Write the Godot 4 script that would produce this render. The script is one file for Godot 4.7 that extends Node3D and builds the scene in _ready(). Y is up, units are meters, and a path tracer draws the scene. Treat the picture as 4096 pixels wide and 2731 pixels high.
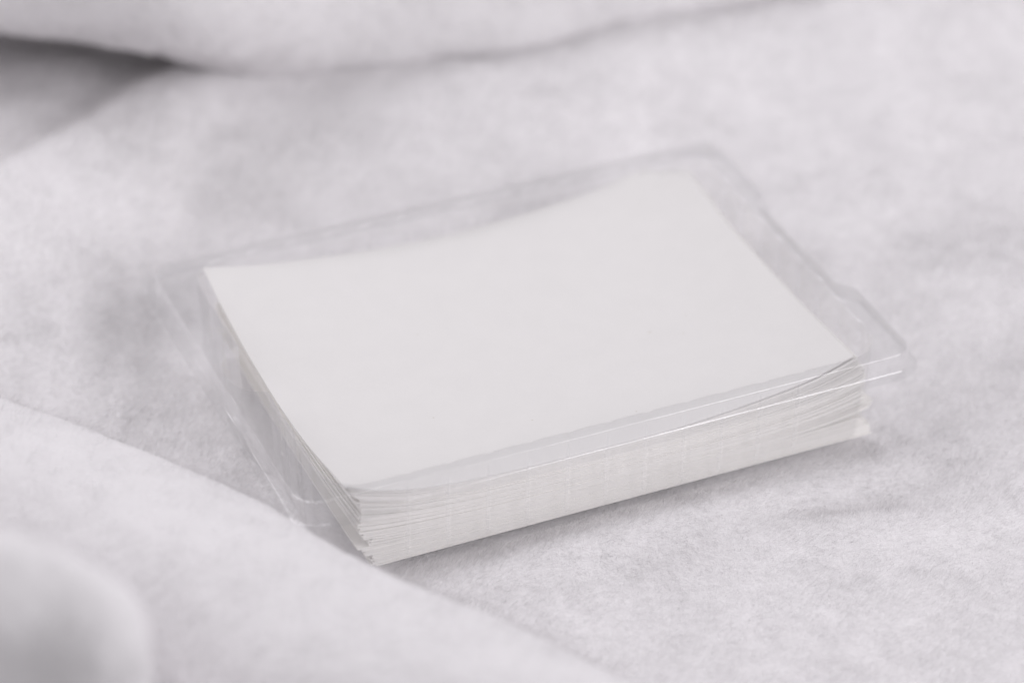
extends Node3D
# A stack of plain white paper sheets in a clear plastic tray on a white plush blanket. All shapes are worked out in millimetres and scaled by M.
const M := 0.001
const TRAY_ORIGIN := Vector3(2.19, 18.2, -9.98)   # middle of the rim
const TRAY_YAW := 0.41887
const SHEETS := 54

var rng := RandomNumberGenerator.new()
var wide_noise := FastNoiseLite.new()
var mid_noise := FastNoiseLite.new()
var fine_noise := FastNoiseLite.new()
var comb_noise := FastNoiseLite.new()
var mats := {}
var tray_basis := Basis(Vector3.UP, TRAY_YAW)


func _ready():
	# ---- camera, background, light, exposure
	var cam := Camera3D.new()
	cam.name = "camera"
	var fwd := Vector3(0, -0.56543, -0.8248)
	var right := Vector3(0.99997546, 0.00577824, -0.00396119)
	var up := right.cross(fwd).normalized()
	cam.transform = Transform3D(Basis(right, up, -fwd).orthonormalized(), Vector3(0, 300.91, 412.4) * M)
	cam.keep_aspect = Camera3D.KEEP_HEIGHT
	var optics := CameraAttributesPhysical.new()
	optics.frustum_focal_length = 106.63
	optics.frustum_focus_distance = 0.4865
	optics.frustum_near = 0.02
	optics.frustum_far = 20.0
	optics.exposure_aperture = 9.0
	cam.attributes = optics
	cam.fov = 12.8419
	cam.near = 0.02
	cam.far = 20.0
	add_child(cam, true)
	cam.current = true

	var env := Environment.new()
	env.background_mode = Environment.BG_COLOR
	env.background_color = Color(0.385, 0.372, 0.385).linear_to_srgb()
	env.tonemap_mode = Environment.TONE_MAPPER_LINEAR
	env.tonemap_exposure = 0.935
	env.sdfgi_enabled = true
	env.ssao_enabled = true
	env.ssil_enabled = true
	var we := WorldEnvironment.new()
	we.name = "surroundings"
	we.environment = env
	add_child(we, true)

	var soft := AreaLight3D.new()
	soft.name = "overhead_softbox"
	soft.area_size = Vector2(0.42, 0.26)
	soft.light_energy = 0.22
	soft.light_color = Color(0.99, 0.98, 1.0)
	soft.shadow_enabled = true
	add_child(soft, true)
	soft.look_at_from_position(Vector3(-0.16, 0.84, -0.46), Vector3(0, 0, 0), Vector3.FORWARD)

	for w in [["left_fill_light", Vector3(-0.88, 0.48, -0.12), 0.46], ["right_fill_light", Vector3(0.86, 0.42, 0.40), 0.68]]:  # soft fill lights added out of view to brighten the sides of the stack
		var side := AreaLight3D.new()
		side.name = w[0]
		side.area_size = Vector2(0.7, 0.6)
		side.light_energy = w[2]
		side.light_color = Color(0.995, 0.985, 1.0)
		side.shadow_enabled = true
		add_child(side, true)
		side.look_at_from_position(w[1], Vector3(0, 0, 0), Vector3.UP)

	rng.seed = 7
	setup_noise()
	setup_materials()
	build_blanket()
	build_tray()
	build_sheets()


# ------------------------------------------------------------------ helpers
func setup_noise():
	for e in [[wide_noise, 3, 0.018, 2], [mid_noise, 11, 0.09, 2], [fine_noise, 19, 0.32, 2], [comb_noise, 23, 0.03, 3]]:
		var n: FastNoiseLite = e[0]
		n.seed = e[1]
		n.frequency = e[2]
		n.noise_type = FastNoiseLite.TYPE_SIMPLEX_SMOOTH
		n.fractal_octaves = e[3]


func setup_materials():
	var cloth := StandardMaterial3D.new()
	cloth.resource_name = "fleece_backing"
	cloth.albedo_color = Color(0.94, 0.925, 0.935).linear_to_srgb()
	cloth.roughness = 1.0
	cloth.metallic_specular = 0.1
	cloth.heightmap_enabled = true
	cloth.heightmap_scale = 0.012
	cloth.heightmap_texture = noise_picture(5, 0.03, 3)
	cloth.uv1_triplanar = true
	cloth.uv1_scale = Vector3(24, 24, 24)
	mats.cloth = cloth
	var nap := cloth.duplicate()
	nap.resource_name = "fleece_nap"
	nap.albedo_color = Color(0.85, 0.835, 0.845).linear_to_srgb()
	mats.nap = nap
	var pile := StandardMaterial3D.new()
	pile.resource_name = "fleece_pile"
	pile.albedo_color = Color(Color(0.97, 0.96, 0.965).linear_to_srgb(), 0.5)
	pile.transparency = BaseMaterial3D.TRANSPARENCY_ALPHA
	pile.roughness = 0.55
	pile.metallic_specular = 0.15
	pile.backlight_enabled = true
	pile.backlight = Color(1.0, 0.985, 0.99)
	pile.cull_mode = BaseMaterial3D.CULL_DISABLED
	mats.pile = pile
	var paper := StandardMaterial3D.new()
	paper.resource_name = "paper"
	paper.albedo_color = Color(0.93, 0.915, 0.89).linear_to_srgb()
	paper.roughness = 0.85
	paper.metallic_specular = 0.3
	mats.paper = paper
	var film := StandardMaterial3D.new()
	film.resource_name = "clear_plastic"
	film.albedo_color = Color(0.75, 0.75, 0.77, 0.022)
	film.transparency = BaseMaterial3D.TRANSPARENCY_ALPHA
	film.roughness = 0.03
	film.metallic_specular = 0.5
	film.cull_mode = BaseMaterial3D.CULL_DISABLED
	mats.film = film
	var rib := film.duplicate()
	rib.resource_name = "rib_light_stripe"
	rib.albedo_color = Color(0.97, 0.97, 0.98, 0.09)  # milky white stands in for light caught along the clear ribs
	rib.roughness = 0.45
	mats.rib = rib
	var face := paper.duplicate()
	face.resource_name = "paper_face"
	face.albedo_color = Color(0.84, 0.828, 0.816).linear_to_srgb()
	face.albedo_texture = paper_picture()
	mats.face = face


func noise_picture(seed_value: int, frequency: float, octaves: int) -> NoiseTexture2D:
	var f := FastNoiseLite.new()
	f.seed = seed_value
	f.frequency = frequency
	f.noise_type = FastNoiseLite.TYPE_SIMPLEX_SMOOTH
	f.fractal_octaves = octaves
	var t := NoiseTexture2D.new()
	t.width = 1024
	t.height = 1024
	t.seamless = true
	t.noise = f
	return t


func paper_picture() -> ImageTexture:
	# plain paper: a barely visible grain and a few specks of dust
	var r := RandomNumberGenerator.new()
	r.seed = 4
	var f := FastNoiseLite.new()
	f.seed = 8
	f.frequency = 0.012
	var im := Image.create(1024, 768, false, Image.FORMAT_RGB8)
	for y in 768:
		for x in 1024:
			var g := 0.985 + r.randfn(0, 0.004) + f.get_noise_2d(x, y) * 0.006
			im.set_pixel(x, y, Color(g, g, g))
	for spot in [[745, 470, 3], [830, 455, 2], [800, 505, 2], [255, 560, 2], [420, 640, 2], [610, 690, 2], [330, 300, 2]]:
		for dy in range(-2, 3):
			for dx in range(-2, 3):
				var d: float = Vector2(dx, dy).length() / spot[2]
				if d < 1.0:
					var g := lerpf(0.86, 0.975, d)
					im.set_pixel(spot[0] + dx, spot[1] + dy, Color(g, g * 0.99, g * 0.97))
	return ImageTexture.create_from_image(im)


func add_mesh(called: String, verts: PackedVector3Array, norms: PackedVector3Array, index: PackedInt32Array, material: Material, parent: Node, uvs := PackedVector2Array()) -> MeshInstance3D:
	var a := []
	a.resize(Mesh.ARRAY_MAX)
	a[Mesh.ARRAY_VERTEX] = verts
	a[Mesh.ARRAY_NORMAL] = norms
	if uvs.size():
		a[Mesh.ARRAY_TEX_UV] = uvs
	a[Mesh.ARRAY_INDEX] = index
	var am := ArrayMesh.new()
	am.add_surface_from_arrays(Mesh.PRIMITIVE_TRIANGLES, a)
	am.surface_set_material(0, material)
	var o := MeshInstance3D.new()
	o.name = called
	o.mesh = am
	parent.add_child(o, true)
	return o


func spline(pts: Array, t: float) -> Variant:   # Catmull-Rom through pts, t from 0 to pts.size() - 1
	var i := clampi(int(floor(t)), 0, pts.size() - 2)
	var f := t - i
	var p0 = pts[maxi(i - 1, 0)]
	var p1 = pts[i]
	var p2 = pts[i + 1]
	var p3 = pts[mini(i + 2, pts.size() - 1)]
	return 0.5 * (2.0 * p1 + (p2 - p0) * f + (2.0 * p0 - 5.0 * p1 + 4.0 * p2 - p3) * f * f + (3.0 * p1 - p0 - 3.0 * p2 + p3) * f * f * f)


# ------------------------------------------------------------------ blanket
var crest_pts := [Vector2(-170, 34), Vector2(-130, -12), Vector2(-106, -41), Vector2(-93.8, -58.5), Vector2(-79.7, -76.5), Vector2(-66.5, -96), Vector2(-59, -103), Vector2(-50, -105.5), Vector2(-30, -105), Vector2(-10, -104), Vector2(2, -109), Vector2(12, -115), Vector2(24, -122), Vector2(44, -130), Vector2(62, -135), Vector2(103, -141), Vector2(150, -147), Vector2(220, -152)]
var crest_table := PackedFloat32Array()


func crest_z(x: float) -> float:
	if crest_table.is_empty():
		crest_table.resize(400)
		for k in 400:
			var xx := -180.0 + k
			var i := 0
			while i < crest_pts.size() - 2 and crest_pts[i + 1].x < xx:
				i += 1
			var t: float = i + clampf((xx - crest_pts[i].x) / (crest_pts[i + 1].x - crest_pts[i].x), 0, 1)
			crest_table[k] = spline(crest_pts, t).y
	var f := clampf(x + 180.0, 0, 398.9)
	var n := int(f)
	return lerpf(crest_table[n], crest_table[n + 1], f - n)


func gauss(x: float, z: float, cx: float, cz: float, sx: float, sz: float, turn: float) -> float:
	var dx := x - cx
	var dz := z - cz
	var a := (dx * cos(turn) + dz * sin(turn)) / sx
	var b := (-dx * sin(turn) + dz * cos(turn)) / sz
	return exp(-a * a - b * b)


func base_height(x: float, z: float) -> float:
	var zc := crest_z(x)
	var slope := crest_z(x + 2.0) - crest_z(x - 2.0)
	var s := (z - zc) / sqrt(1.0 + slope * slope / 16.0)
	var h := -1.1
	if s > 0.0:
		h += 14.0 * exp(-pow(s / 30.0, 2.0))
	else:
		h += 14.0 * exp(-pow(s / 9.0, 2.0)) + lerpf(11.0, 6.0, smoothstep(-75.0, -50.0, x)) * (1.0 - exp(-pow(s / 12.0, 2.0))) + minf(0.0, x + 60.0) * 0.08 * smoothstep(4.0, 20.0, -s)
	# behind the crest the cloth climbs into the next roll
	var zr := table([[-150, -137], [-121, -126], [-61, -111], [-40, -122], [-13, -133], [23, -150], [58, -163], [150, -178]], x)
	h += 30.0 * smoothstep(0.0, 26.0, zr - z)
	# the tray has pressed the pile flat under it
	var q := Vector2(x - TRAY_ORIGIN.x, z - TRAY_ORIGIN.z).rotated(TRAY_YAW)
	var away := Vector2(maxf(absf(q.x) - 48.0, 0.0), maxf(absf(q.y) - 35.0, 0.0)).length()
	var loose := smoothstep(0.0, 22.0, away)
	h += loose * (wide_noise.get_noise_2d(x, z) * 1.7 + mid_noise.get_noise_2d(x, z) * 0.25)
	# dents and swells seen round the tray
	h -= 1.7 * gauss(x, z, 53, 17, 11, 4, -0.1)
	h += 1.3 * gauss(x, z, 56, 24, 24, 5, -0.1)
	h -= 1.8 * gauss(x, z, 74, -22, 18, 22, 0.2)
	h -= 0.7 * gauss(x, z, -70, -12, 22, 9, 0.35)
	h += 2.3 * gauss(x, z, 18.0, 26.4, 54, 4.6, -0.419)
	h += 3.0 * gauss(x, z, -104, -84, 18, 16, 0.4)
	h -= 1.6 * gauss(x, z, -72, 14, 60, 14, 0.6) * (1.0 - smoothstep(-44.0, -30.0, x))
	return h


func base_normal(x: float, z: float) -> Vector3:
	var e := 0.8
	return Vector3(base_height(x - e, z) - base_height(x + e, z), 2.0 * e, base_height(x, z - e) - base_height(x, z + e)).normalized()


func grid_mesh(called: String, pos: PackedVector3Array, nu: int, nv: int, material: Material, parent: Node) -> MeshInstance3D:
	# pos[i * nv + j], scaled to metres here; normals from neighbours
	var verts := PackedVector3Array()
	var norms := PackedVector3Array()
	verts.resize(pos.size())
	norms.resize(pos.size())
	for i in nu:
		for j in nv:
			var a := pos[mini(i + 1, nu - 1) * nv + j] - pos[maxi(i - 1, 0) * nv + j]
			var b := pos[i * nv + mini(j + 1, nv - 1)] - pos[i * nv + maxi(j - 1, 0)]
			var nrm := b.cross(a)
			norms[i * nv + j] = nrm.normalized() if nrm.length() > 1e-6 else Vector3.UP
			verts[i * nv + j] = pos[i * nv + j] * M
	var index := PackedInt32Array()
	for i in nu - 1:
		for j in nv - 1:
			var k := i * nv + j
			index.append_array([k, k + nv, k + 1, k + 1, k + nv, k + nv + 1])
	return add_mesh(called, verts, norms, index, material, parent)


func tuft_mesh(fibres: int, spread: float, seed_value: int) -> ArrayMesh:
	var r := RandomNumberGenerator.new()
	r.seed = seed_value
	var v := PackedVector3Array()
	var n := PackedVector3Array()
	var idx := PackedInt32Array()
	for k in fibres:
		var ang := r.randf() * TAU
		var rad := sqrt(r.randf()) * spread
		var root := Vector3(cos(ang) * rad, -0.3, sin(ang) * rad)
		var tall := r.randf_range(0.9, 1.85)
		var drift := Vector3(r.randfn(0, 0.3), 0, r.randfn(0, 0.3) + tall * 0.9) - root * r.randf_range(0.0, 0.15)
		var curl := Vector3(r.randfn(0, 0.22), 0, r.randfn(0, 0.22))
		var side := Vector3(cos(ang + 1.3), 0, sin(ang + 1.3)) * r.randf_range(0.009, 0.015)
		var mid := root + Vector3(0, tall * 0.55, 0) + drift * 0.4 + curl
		var tip := root + Vector3(0, tall, 0) + drift
		var nn := (Vector3(0, 1, 0) + side.normalized().cross(Vector3.UP) * 0.12 + Vector3(r.randfn(0, 0.12), 0, r.randfn(0, 0.12))).normalized()
		var b := v.size()
		v.append_array([(root - side) * M, (root + side) * M, (mid - side * 0.9) * M, (mid + side * 0.9) * M, tip * M])
		n.append_array([nn, nn, nn, nn, nn])
		idx.append_array([b, b + 1, b + 2, b + 2, b + 1, b + 3, b + 2, b + 3, b + 4])
	var a := []
	a.resize(Mesh.ARRAY_MAX)
	a[Mesh.ARRAY_VERTEX] = v
	a[Mesh.ARRAY_NORMAL] = n
	a[Mesh.ARRAY_INDEX] = idx
	var am := ArrayMesh.new()
	am.add_surface_from_arrays(Mesh.PRIMITIVE_TRIANGLES, a)
	am.surface_set_material(0, mats.pile)
	return am


var tufts := []


func tuft_at(p: Vector3, n: Vector3, tall: float) -> Transform3D:
	# the pile is brushed: neighbouring tufts lean the same way, patch by patch
	var turn := comb_noise.get_noise_3d(p.x, p.y, p.z) * 2.2 + 0.7
	var lean := 0.42 + 0.22 * comb_noise.get_noise_3d(p.x + 300.0, p.y, p.z - 120.0) + fine_noise.get_noise_3d(p.x, p.y, p.z) * 0.12
	var along := Vector3(cos(turn), 0.0, sin(turn))
	along = (along - n * along.dot(n)).normalized()
	var kick := Vector3(rng.randfn(0, 0.1), rng.randfn(0, 0.1), rng.randfn(0, 0.1))
	var y := (n + kick).normalized()
	var x := y.cross(along.rotated(n, rng.randfn(0, 0.45))).normalized()
	var z := x.cross(y) * (0.6 + lean)
	var h := tall * (0.95 + 0.25 * mid_noise.get_noise_3d(p.x * 2.2, p.y * 2.2, p.z * 2.2)) * rng.randf_range(0.82, 1.15)
	return Transform3D(Basis(x, y * h, z), p * M)


func add_pile(places: Array, parent: Node):
	# three variants of tuft, told apart by nobody: one part each would be no thing, so they are stuff
	var sorted := [[], [], []]
	for t in places:
		sorted[rng.randi() % 3].append(t)
	for k in 3:
		var mm := MultiMesh.new()
		mm.transform_format = MultiMesh.TRANSFORM_3D
		mm.mesh = tufts[k]
		mm.instance_count = sorted[k].size()
		for i in sorted[k].size():
			mm.set_instance_transform(i, sorted[k][i])
		var o := MultiMeshInstance3D.new()
		o.name = "pile"
		o.multimesh = mm
		o.set_meta("kind", "stuff")
		parent.add_child(o, true)


func sweep(called: String, axis: Array, radius: float, squash: float, lumps: float, parent: Node, tall: float, density: float, keep: Callable):
	# a rolled fold of the blanket: a round section carried along a bent axis, with slow lumps and lengthwise creases
	var length := 0.0
	for i in axis.size() - 1:
		length += axis[i].distance_to(axis[i + 1])
	var nu := int(length / 0.62) + 2
	var nv := 168
	var pos := PackedVector3Array()
	for i in nu:
		var t := float(i) / (nu - 1) * (axis.size() - 1)
		var c: Vector3 = spline(axis, t)
		var d: Vector3 = (spline(axis, minf(t + 0.05, axis.size() - 1)) - spline(axis, maxf(t - 0.05, 0.0))).normalized()
		var side := d.cross(Vector3.UP).normalized()
		var top := side.cross(d).normalized()
		for j in nv:
			var a := -float(j) / (nv - 1) * TAU
			var dir := side * cos(a) + top * sin(a) * squash
			var p := c + dir * radius
			var r := radius + lumps * wide_noise.get_noise_3d(p.x, p.y * 1.4, p.z) * 2.0 + mid_noise.get_noise_3d(p.x, p.y, p.z) * lumps * 0.18
			r += fine_noise.get_noise_3d(p.x, p.y, p.z) * 0.16 + fine_noise.get_noise_3d(p.x * 3.1, p.y * 3.1, p.z * 3.1) * 0.13
			pos.append(c + dir * r)
	return cover(called, pos, nu, nv, parent, tall, density, keep)


func cover(called: String, pos: PackedVector3Array, nu: int, nv: int, parent: Node, tall: float, density: float, keep: Callable):
	var o := grid_mesh(called, pos, nu, nv, mats.nap, parent)
	var places := []
	for i in nu - 1:
		for j in nv - 1:
			var p00 := pos[i * nv + j]
			var du := pos[(i + 1) * nv + j] - p00
			var dv := pos[i * nv + j + 1] - p00
			var n := dv.cross(du)
			var want := n.length() * density
			n = n.normalized()
			var count := int(want) + (1 if rng.randf() < want - int(want) else 0)
			for k in count:
				var p := p00 + du * rng.randf() + dv * rng.randf()
				if keep.call(p, n):
					places.append(tuft_at(p, n, tall))
	add_pile(places, o)
	return o


func flap(outline: Array, parent: Node):
	# the raised near corner of the blanket: a soft thick edge, leaning towards the lens
	var mid := Vector2(-74, 48)
	var nu := 260
	var nv := 90
	var pos := PackedVector3Array()
	for i in nu:
		var t := float(i) / (nu - 1) * outline.size()
		var k := int(t) % outline.size()
		var n := outline.size()
		var f := t - floorf(t)
		var p0: Vector2 = outline[(k + n - 1) % n]
		var p1: Vector2 = outline[k]
		var p2: Vector2 = outline[(k + 1) % n]
		var p3: Vector2 = outline[(k + 2) % n]
		var rim := 0.5 * (2.0 * p1 + (p2 - p0) * f + (2.0 * p0 - 5.0 * p1 + 4.0 * p2 - p3) * f * f + (3.0 * p1 - p0 - 3.0 * p2 + p3) * f * f * f)
		for j in nv:
			var s := float(j) / (nv - 1)
			var r := sin(s * PI)
			r = lerpf(r, 1.0 - pow(1.0 - r, 2.0), 0.6)
			var d := 5.5 * pow(maxf(0.0, 1.0 - pow(r, 6.0)), 0.5) * (1.0 if s < 0.5 else -1.0)
			var q := mid + (rim - mid) * maxf(r, 0.001)
			var wave := wide_noise.get_noise_2d(q.x * 1.5, q.y * 1.5) * 3.0 + fine_noise.get_noise_3d(q.x, q.y, d) * 0.2
			pos.append(Vector3(q.x, q.y, 125.0 + (q.y - 70.0) * 0.27 + d + wave))
	return cover("fold", pos, nu, nv, parent, 1.0, 0.24, func(p, n): return p.y > 10.0 and n.z > -0.8)


func build_blanket():
	for k in 3:
		tufts.append(tuft_mesh(26, 2.3, 50 + k))
	var blanket := Node3D.new()
	blanket.name = "fleece_blanket"
	blanket.set_meta("label", "white plush fleece blanket lying in soft rolled folds under and around the clear tray")
	blanket.set_meta("category", "blanket")
	add_child(blanket, true)
	# the sheet of cloth that the tray stands on, with its crest behind
	var nu := 200
	var nv := 190
	var pos := PackedVector3Array()
	for i in nu:
		for j in nv:
			var x := -170.0 + 340.0 * i / (nu - 1)
			var z := -200.0 + 330.0 * j / (nv - 1)
			pos.append(Vector3(x, base_height(x, z), z))
	var cloth := grid_mesh("cloth", pos, nu, nv, mats.cloth, blanket)
	var places := []
	var step := 0.9
	var zz := -165.0
	while zz < 112.0:
		var xx := -128.0
		while xx < 132.0:
			var x := xx + rng.randf() * step
			var z := zz + rng.randf() * step
			xx += step
			var q := Vector2(x - TRAY_ORIGIN.x, z - TRAY_ORIGIN.z).rotated(TRAY_YAW)
			var inside := minf(48.5 - absf(q.x), 34.6 - absf(q.y))
			if inside > 1.5:
				continue
			var tall := 1.0
			if inside > -3.0:
				tall = lerpf(0.95, 0.55, smoothstep(-3.0, 1.5, inside))
			places.append(tuft_at(Vector3(x, base_height(x, z), z), base_normal(x, z), tall))
		zz += step
	add_pile(places, cloth)
	# the roll in front of the tray
	sweep("fold", [Vector3(-150, 6, -6), Vector3(-121, 8, 10), Vector3(-101.9, 9, 21), Vector3(-87.1, 9, 29.1), Vector3(-68.9, 9, 40.3), Vector3(-49.1, 9, 52.9), Vector3(-28, 9, 70.5), Vector3(-6.3, 9, 85.6), Vector3(10.1, 8.5, 97.5), Vector3(24.7, 8, 108.4), Vector3(50, 7, 127)], 16.3, 1.0, 0.9, blanket, 1.3, 0.17, func(p, _n): return p.y > -4.0 and p.x < 40)
	# the roll behind the crest
	sweep("fold", [Vector3(-150, 40, -132), Vector3(-121.3, 40, -121.3), Vector3(-94.9, 40, -113.8), Vector3(-77, 40, -108.7), Vector3(-61.2, 40, -106.5), Vector3(-40.3, 24, -121), Vector3(-13.5, 17, -130), Vector3(22.8, 16, -147.5), Vector3(58.1, 16, -160), Vector3(111.4, 16, -168), Vector3(150, 16, -174)], 24.5, 1.0, 1.5, blanket, 1.0, 0.24, func(_p, n): return n.y > -0.98 and n.z > -0.75)
	# the near corner of the blanket, out of focus
	flap([Vector2(-140, 112), Vector2(-110, 104), Vector2(-85.5, 91), Vector2(-73, 85.5), Vector2(-61, 78), Vector2(-52, 71.2), Vector2(-47.3, 66.8), Vector2(-45.2, 62), Vector2(-44.8, 55), Vector2(-45.6, 45), Vector2(-47, 30), Vector2(-50, 10), Vector2(-56, -4), Vector2(-80, -6), Vector2(-115, -4), Vector2(-145, 10), Vector2(-150, 60)], blanket)


# ------------------------------------------------------------------ tray
func round_rect(u0: float, u1: float, v0: float, v1: float, r: float, n_u: int, n_v: int, n_c: int) -> Array:
	# [points, outward normals], in a fixed count per side so that two of them can be joined
	var pts := []
	var outs := []
	var corner := [[Vector2(u1 - r, v1 - r), 0.0], [Vector2(u0 + r, v1 - r), PI / 2], [Vector2(u0 + r, v0 + r), PI], [Vector2(u1 - r, v0 + r), 1.5 * PI]]
	for c in 4:
		for k in n_c + 1:
			var a: float = corner[c][1] + PI / 2 * k / n_c
			pts.append(corner[c][0] + Vector2(cos(a), sin(a)) * r)
			outs.append(Vector2(cos(a), sin(a)))
		var n: int = n_u if c % 2 == 0 else n_v
		var p0: Vector2 = pts[-1]
		var an: float = corner[(c + 1) % 4][1]
		var p1: Vector2 = corner[(c + 1) % 4][0] + Vector2(cos(an), sin(an)) * r
		for k in range(1, n):
			pts.append(p0.lerp(p1, float(k) / n))
			outs.append(Vector2(cos(an), sin(an)))
	return [pts, outs]


func pulse(x: float, spacing: float, width: float) -> float:
	var d := absf(fposmod(x + spacing * 0.5, spacing) - spacing * 0.5)
	return exp(-pow(d / width, 2.0))


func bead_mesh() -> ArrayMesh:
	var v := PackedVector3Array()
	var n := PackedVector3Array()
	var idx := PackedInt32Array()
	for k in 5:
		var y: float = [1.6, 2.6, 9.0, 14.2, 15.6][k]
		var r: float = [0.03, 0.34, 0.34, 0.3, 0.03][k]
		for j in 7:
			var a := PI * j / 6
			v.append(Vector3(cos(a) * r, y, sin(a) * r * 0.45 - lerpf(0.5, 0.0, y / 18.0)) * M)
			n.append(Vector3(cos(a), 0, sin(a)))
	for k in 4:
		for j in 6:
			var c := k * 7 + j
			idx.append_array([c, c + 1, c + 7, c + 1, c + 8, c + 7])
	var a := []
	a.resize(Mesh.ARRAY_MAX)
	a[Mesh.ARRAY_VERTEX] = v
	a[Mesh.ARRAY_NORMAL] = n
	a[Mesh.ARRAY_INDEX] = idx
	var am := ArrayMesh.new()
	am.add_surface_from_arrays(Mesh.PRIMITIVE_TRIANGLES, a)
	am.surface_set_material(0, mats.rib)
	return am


func add_rib_stripe(bead: ArrayMesh, at: Vector3, turn: float, tray: Node3D, wide := 1.0):
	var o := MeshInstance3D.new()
	o.name = "rib"  # added bead carrying the painted light stripe of a wall rib
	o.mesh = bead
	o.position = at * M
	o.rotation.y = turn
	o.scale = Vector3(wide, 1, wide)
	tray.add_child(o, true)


func build_tray():
	var tray := Node3D.new()
	tray.name = "plastic_tray"
	tray.set_meta("label", "clear plastic tray with ribbed walls and a turned-down rim holding the white sheets")
	tray.set_meta("category", "tray")
	tray.position = Vector3(TRAY_ORIGIN.x, 0, TRAY_ORIGIN.z) * M
	tray.rotation.y = TRAY_YAW
	add_child(tray, true)
	var wall := round_rect(-47.9, 49.3, -34.2, 34.8, 6.0, 150, 110, 10)
	var rim := round_rect(-54.0, 54.0, -37.2, 37.2, 4.2, 150, 110, 10)
	var n: int = wall[0].size()
	# profile: [height, share of the way from wall (0) to rim (1), extra outward millimetres]
	var prof := [[0.25, 0.0, -3.2], [0.35, 0.0, -2.2], [0.6, 0.0, -1.2], [1.2, 0.0, -0.62], [3.0, 0.0, -0.5], [5.5, 0.0, -0.42], [8.0, 0.0, -0.35], [10.5, 0.0, -0.27], [13.0, 0.0, -0.18], [15.5, 0.0, -0.1], [17.4, 0.0, -0.05], [18.1, 0.0, 0.0], [18.33, 0.0, 0.07], [18.43, 0.0, 0.24],
		[18.45, 0.35, 0.3], [18.45, 0.6, 0.0], [18.45, 1.0, -0.6], [18.43, 1.0, -0.4], [18.36, 1.0, -0.2], [18.2, 1.0, -0.06], [17.8, 1.0, 0.03], [16.4, 1.0, 0.25], [15.5, 1.0, 0.4], [15.25, 1.0, 0.5], [15.12, 1.0, 0.7], [15.06, 1.0, 1.0], [14.98, 1.0, 1.3], [14.87, 1.0, 1.6], [14.72, 1.0, 1.85]]
	var rings := prof.size()
	var pos := PackedVector3Array()
	for k in rings:
		for i in n + 1:
			var m := i % n
			var w: Vector2 = wall[0][m]
			var o: Vector2 = wall[1][m]
			var r: Vector2 = rim[0][m]
			var y: float = prof[k][0]
			# ribs pressed into the walls, away from the corners
			var rib := 0.0
			if absf(o.y) > 0.99 and absf(w.x) < 40.0:
				rib = 0.55 * pulse(w.x + 1.0, 6.9, 0.75)
			elif absf(o.x) > 0.99 and absf(w.y) < 28.0:
				rib = 0.6 * pulse(w.y + 1.5, 7.0, 0.8)
			var low := smoothstep(0.9, 3.0, y)
			var push := rib * low * lerpf(1.0, 0.55, smoothstep(14.0, 18.0, y))
			# half-round finger notch in the left wall
			if o.x < -0.99:
				var dv := (w.y + 1.2) / 6.9
				if absf(dv) < 1.35:
					var bowl := pow(maxf(0.0, 1.0 - pow(absf(dv), 2.4)), 0.55) if absf(dv) < 1.0 else 0.0
					push = maxf(push * (0.0 if absf(dv) < 1.2 else 1.0), 4.6 * bowl * sqrt(clampf(y / 7.0, 0.0, 1.0)))
			w += o * push
			# the rim is cut back on the right side
			if o.x > 0.99:
				var cut := smoothstep(14.6, 12.0, absf(w.y - 0.2))
				r.x = lerpf(r.x, 51.7, cut)
			var wob := 0.12 * mid_noise.get_noise_2d(w.x * 0.7 + 90.0, w.y * 0.7) if prof[k][1] > 0.9 else 0.0
			var p := w.lerp(r, prof[k][1]) + o * (float(prof[k][2]) + wob)
			if o.y < -0.2 and k >= 23:
				y = 15.12
			pos.append(Vector3(p.x, y + wob * 0.8, p.y))
	var norms := PackedVector3Array()
	for k in rings:
		for i in n + 1:
			var a := pos[k * (n + 1) + (i + 1) % n] - pos[k * (n + 1) + (i + n - 1) % n]
			var b := pos[mini(k + 1, rings - 1) * (n + 1) + i] - pos[maxi(k - 1, 0) * (n + 1) + i]
			norms.append(a.cross(b).normalized())
	for part in [["wall", 0, 13], ["rim", 13, 18], ["skirt", 18, rings - 1]]:
		var v := PackedVector3Array()
		var nn := PackedVector3Array()
		var idx := PackedInt32Array()
		for k in range(part[1], part[2] + 1):
			for i in n + 1:
				v.append(pos[k * (n + 1) + i] * M)
				nn.append(norms[k * (n + 1) + i])
		for k in part[2] - part[1]:
			for i in n:
				var c: int = k * (n + 1) + i
				idx.append_array([c, c + n + 1, c + 1, c + 1, c + n + 1, c + n + 2])
		# the film has two faces, a quarter of a millimetre apart
		var faces := v.size()
		for k in faces:
			v.append(v[k] - nn[k] * 0.15 * M)
			nn.append(-nn[k])
		for k in range(0, idx.size(), 3):
			idx.append_array([idx[k] + faces, idx[k + 2] + faces, idx[k + 1] + faces])
		if part[0] == "skirt":
			var last := faces - n - 1
			for i in n:
				idx.append_array([last + i, last + i + faces, last + i + 1, last + i + 1, last + i + faces, last + i + 1 + faces])
		add_mesh(part[0], v, nn, idx, mats.film, tray)
	# milky half-round beads added along the wall ribs to paint their light stripes
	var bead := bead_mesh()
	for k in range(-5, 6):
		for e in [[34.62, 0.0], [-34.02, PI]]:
			add_rib_stripe(bead, Vector3(k * 6.9 - 1.0, 0, e[0]), e[1], tray)
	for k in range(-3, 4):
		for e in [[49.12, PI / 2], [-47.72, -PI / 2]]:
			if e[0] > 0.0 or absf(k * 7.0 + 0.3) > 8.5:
				add_rib_stripe(bead, Vector3(e[0], 0, k * 7.0 - 1.5), e[1], tray, 1.5)
	var fv := PackedVector3Array([Vector3(0.7, 0.25, 0.4) * M])
	var fn := PackedVector3Array([Vector3.UP])
	var fi := PackedInt32Array()
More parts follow.
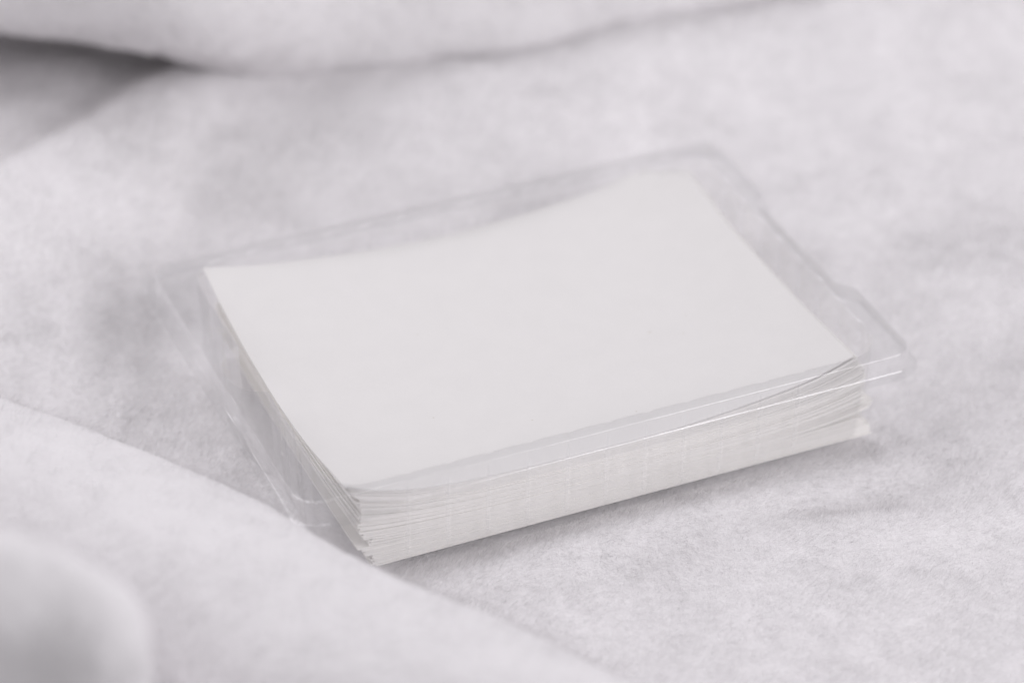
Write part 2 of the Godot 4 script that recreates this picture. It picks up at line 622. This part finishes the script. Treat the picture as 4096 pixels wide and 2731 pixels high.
	for i in n + 1:
		fv.append(pos[i] * M)
		fn.append(Vector3.UP)
		if i < n:
			fi.append_array([0, i + 1, i + 2])
	add_mesh("floor", fv, fn, fi, mats.film, tray)


# ------------------------------------------------------------------ sheets
func table(keys: Array, t: float) -> float:
	for i in keys.size() - 1:
		if t <= keys[i + 1][0]:
			return lerpf(keys[i][1], keys[i + 1][1], clampf((t - keys[i][0]) / (keys[i + 1][0] - keys[i][0]), 0, 1))
	return keys[-1][1]


func sheet_height(u: float, v: float, t: float) -> float:
	var un := clampf(u / 44.75, -1.05, 1.05)
	var vn := clampf((v - 0.35) / 33.65, -1.05, 1.05)
	var l := pow(maxf(0.0, 1.0 - un) / 2.0, 3.6)
	var r := pow(maxf(0.0, 1.0 + un) / 2.0, 3.0)
	var b := pow(maxf(0.0, 1.0 - vn) / 2.0, 3.0)
	var f := pow(maxf(0.0, 1.0 + vn) / 2.0, 3.0)
	var lift := 5.7 * l * b + 5.4 * pow(maxf(0.0, 1.0 - un) / 2.0, 8.0) * f + 2.0 * pow(maxf(0.0, 1.0 + un) / 2.0, 5.0) * f + 4.1 * r * b
	lift += 3.0 * pow(maxf(0.0, 1.0 + un) / 2.0, 6.0)
	var q := (un * 44.75 - 38.0) / 6.2 + (-28.0 - v) / 5.3 - 1.0
	if q > 0.0:
		lift -= 4.6 * q * q / (q + 0.15)
	var gap := 1.45 * pow(maxf(0.0, 1.0 + un) / 2.0, 14.0) * smoothstep(0.285, 0.30, t) * (1.0 - 0.6 * smoothstep(0.3, 1.0, t))
	return 0.75 + 11.35 * t + lift * pow(t, 1.55) + gap + 0.4 * t * wide_noise.get_noise_3d(u * 1.7, v * 1.7, t * 50.0)


func build_sheets():
	var nu := 34
	var nv := 26
	var ends := [[0.0, 48.2], [0.1, 48.1], [0.26, 46.5], [0.285, 45.9], [0.30, 48.0], [0.36, 47.7], [0.45, 46.3], [0.58, 45.95], [0.68, 46.4], [0.86, 46.0], [0.90, 44.9], [1.0, 44.5]]
	for s in SHEETS:
		var t := float(s) / (SHEETS - 1)
		var du := table(ends, t) - 44.75 + rng.randfn(0, 0.3)
		var dv := 0.2 + rng.randfn(0, 0.045)
		var yaw := rng.randfn(0, 0.0016)
		if s == SHEETS - 1:
			du = -0.8
			dv = 0.2
			yaw = 0.0
		var thick := 0.205
		var v := PackedVector3Array()
		var n := PackedVector3Array()
		var uv := PackedVector2Array()
		var idx := PackedInt32Array()
		var heights := []
		for i in nu + 1:
			for j in nv + 1:
				var a := -44.75 + 89.5 * i / nu
				var b := -33.65 + 67.3 * j / nv
				var c := Vector2(a, b).rotated(yaw) + Vector2(du, dv)
				var e := 0.5
				var h := sheet_height(a, b + 0.35, t)
				var up := Vector3(sheet_height(a - e, b + 0.35, t) - sheet_height(a + e, b + 0.35, t), 2 * e, sheet_height(a, b + 0.35 - e, t) - sheet_height(a, b + 0.35 + e, t)).normalized()
				v.append(Vector3(c.x, h + thick, c.y) * M)
				n.append(up)
				uv.append(Vector2(float(i) / nu, float(j) / nv))
		var top := v.size()
		for k in top:
			v.append(v[k] - Vector3(0, thick * M, 0))
			n.append(-n[k])
			uv.append(uv[k])
		for i in nu:
			for j in nv:
				var k := i * (nv + 1) + j
				idx.append_array([k, k + nv + 1, k + 1, k + 1, k + nv + 1, k + nv + 2])
				k += top
				idx.append_array([k, k + 1, k + nv + 1, k + 1, k + nv + 2, k + nv + 1])
		# the cut edge
		var border := []
		for i in nu:
			border.append([i * (nv + 1) + nv, Vector3(0, 0, 1)])
		for j in nv:
			border.append([nu * (nv + 1) + nv - j, Vector3(1, 0, 0)])
		for i in nu:
			border.append([(nu - i) * (nv + 1), Vector3(0, 0, -1)])
		for j in nv:
			border.append([j, Vector3(-1, 0, 0)])
		var m := border.size()
		for k in m:
			var out: Vector3 = border[k][1]
			var p0: int = border[k][0]
			var p1: int = border[(k + 1) % m][0]
			var at := v.size()
			for p in [p0, p1]:
				v.append(v[p])
				v.append(v[p + top])
				n.append_array([out, out])
				uv.append_array([uv[p], uv[p]])
			idx.append_array([at, at + 2, at + 1, at + 1, at + 2, at + 3])
		var o := add_mesh("paper_sheet", v, n, idx, mats.face if s == SHEETS - 1 else mats.paper, self, uv)
		if s:
			o.name = "paper_sheet_%03d" % s
		o.position = Vector3(TRAY_ORIGIN.x, 0, TRAY_ORIGIN.z) * M
		o.rotation.y = TRAY_YAW
		o.set_meta("category", "paper sheet")
		o.set_meta("group", "white sheets stacked in the clear tray")
		if s == SHEETS - 1:
			o.set_meta("label", "topmost blank white paper sheet, its corners curling up, whole face in view")
		elif s == 0:
			o.set_meta("label", "lowest white paper sheet of the stack, flat on the tray floor")
		else:
			o.set_meta("label", "thin white paper sheet within the stack in the tray, only its cut edge showing")
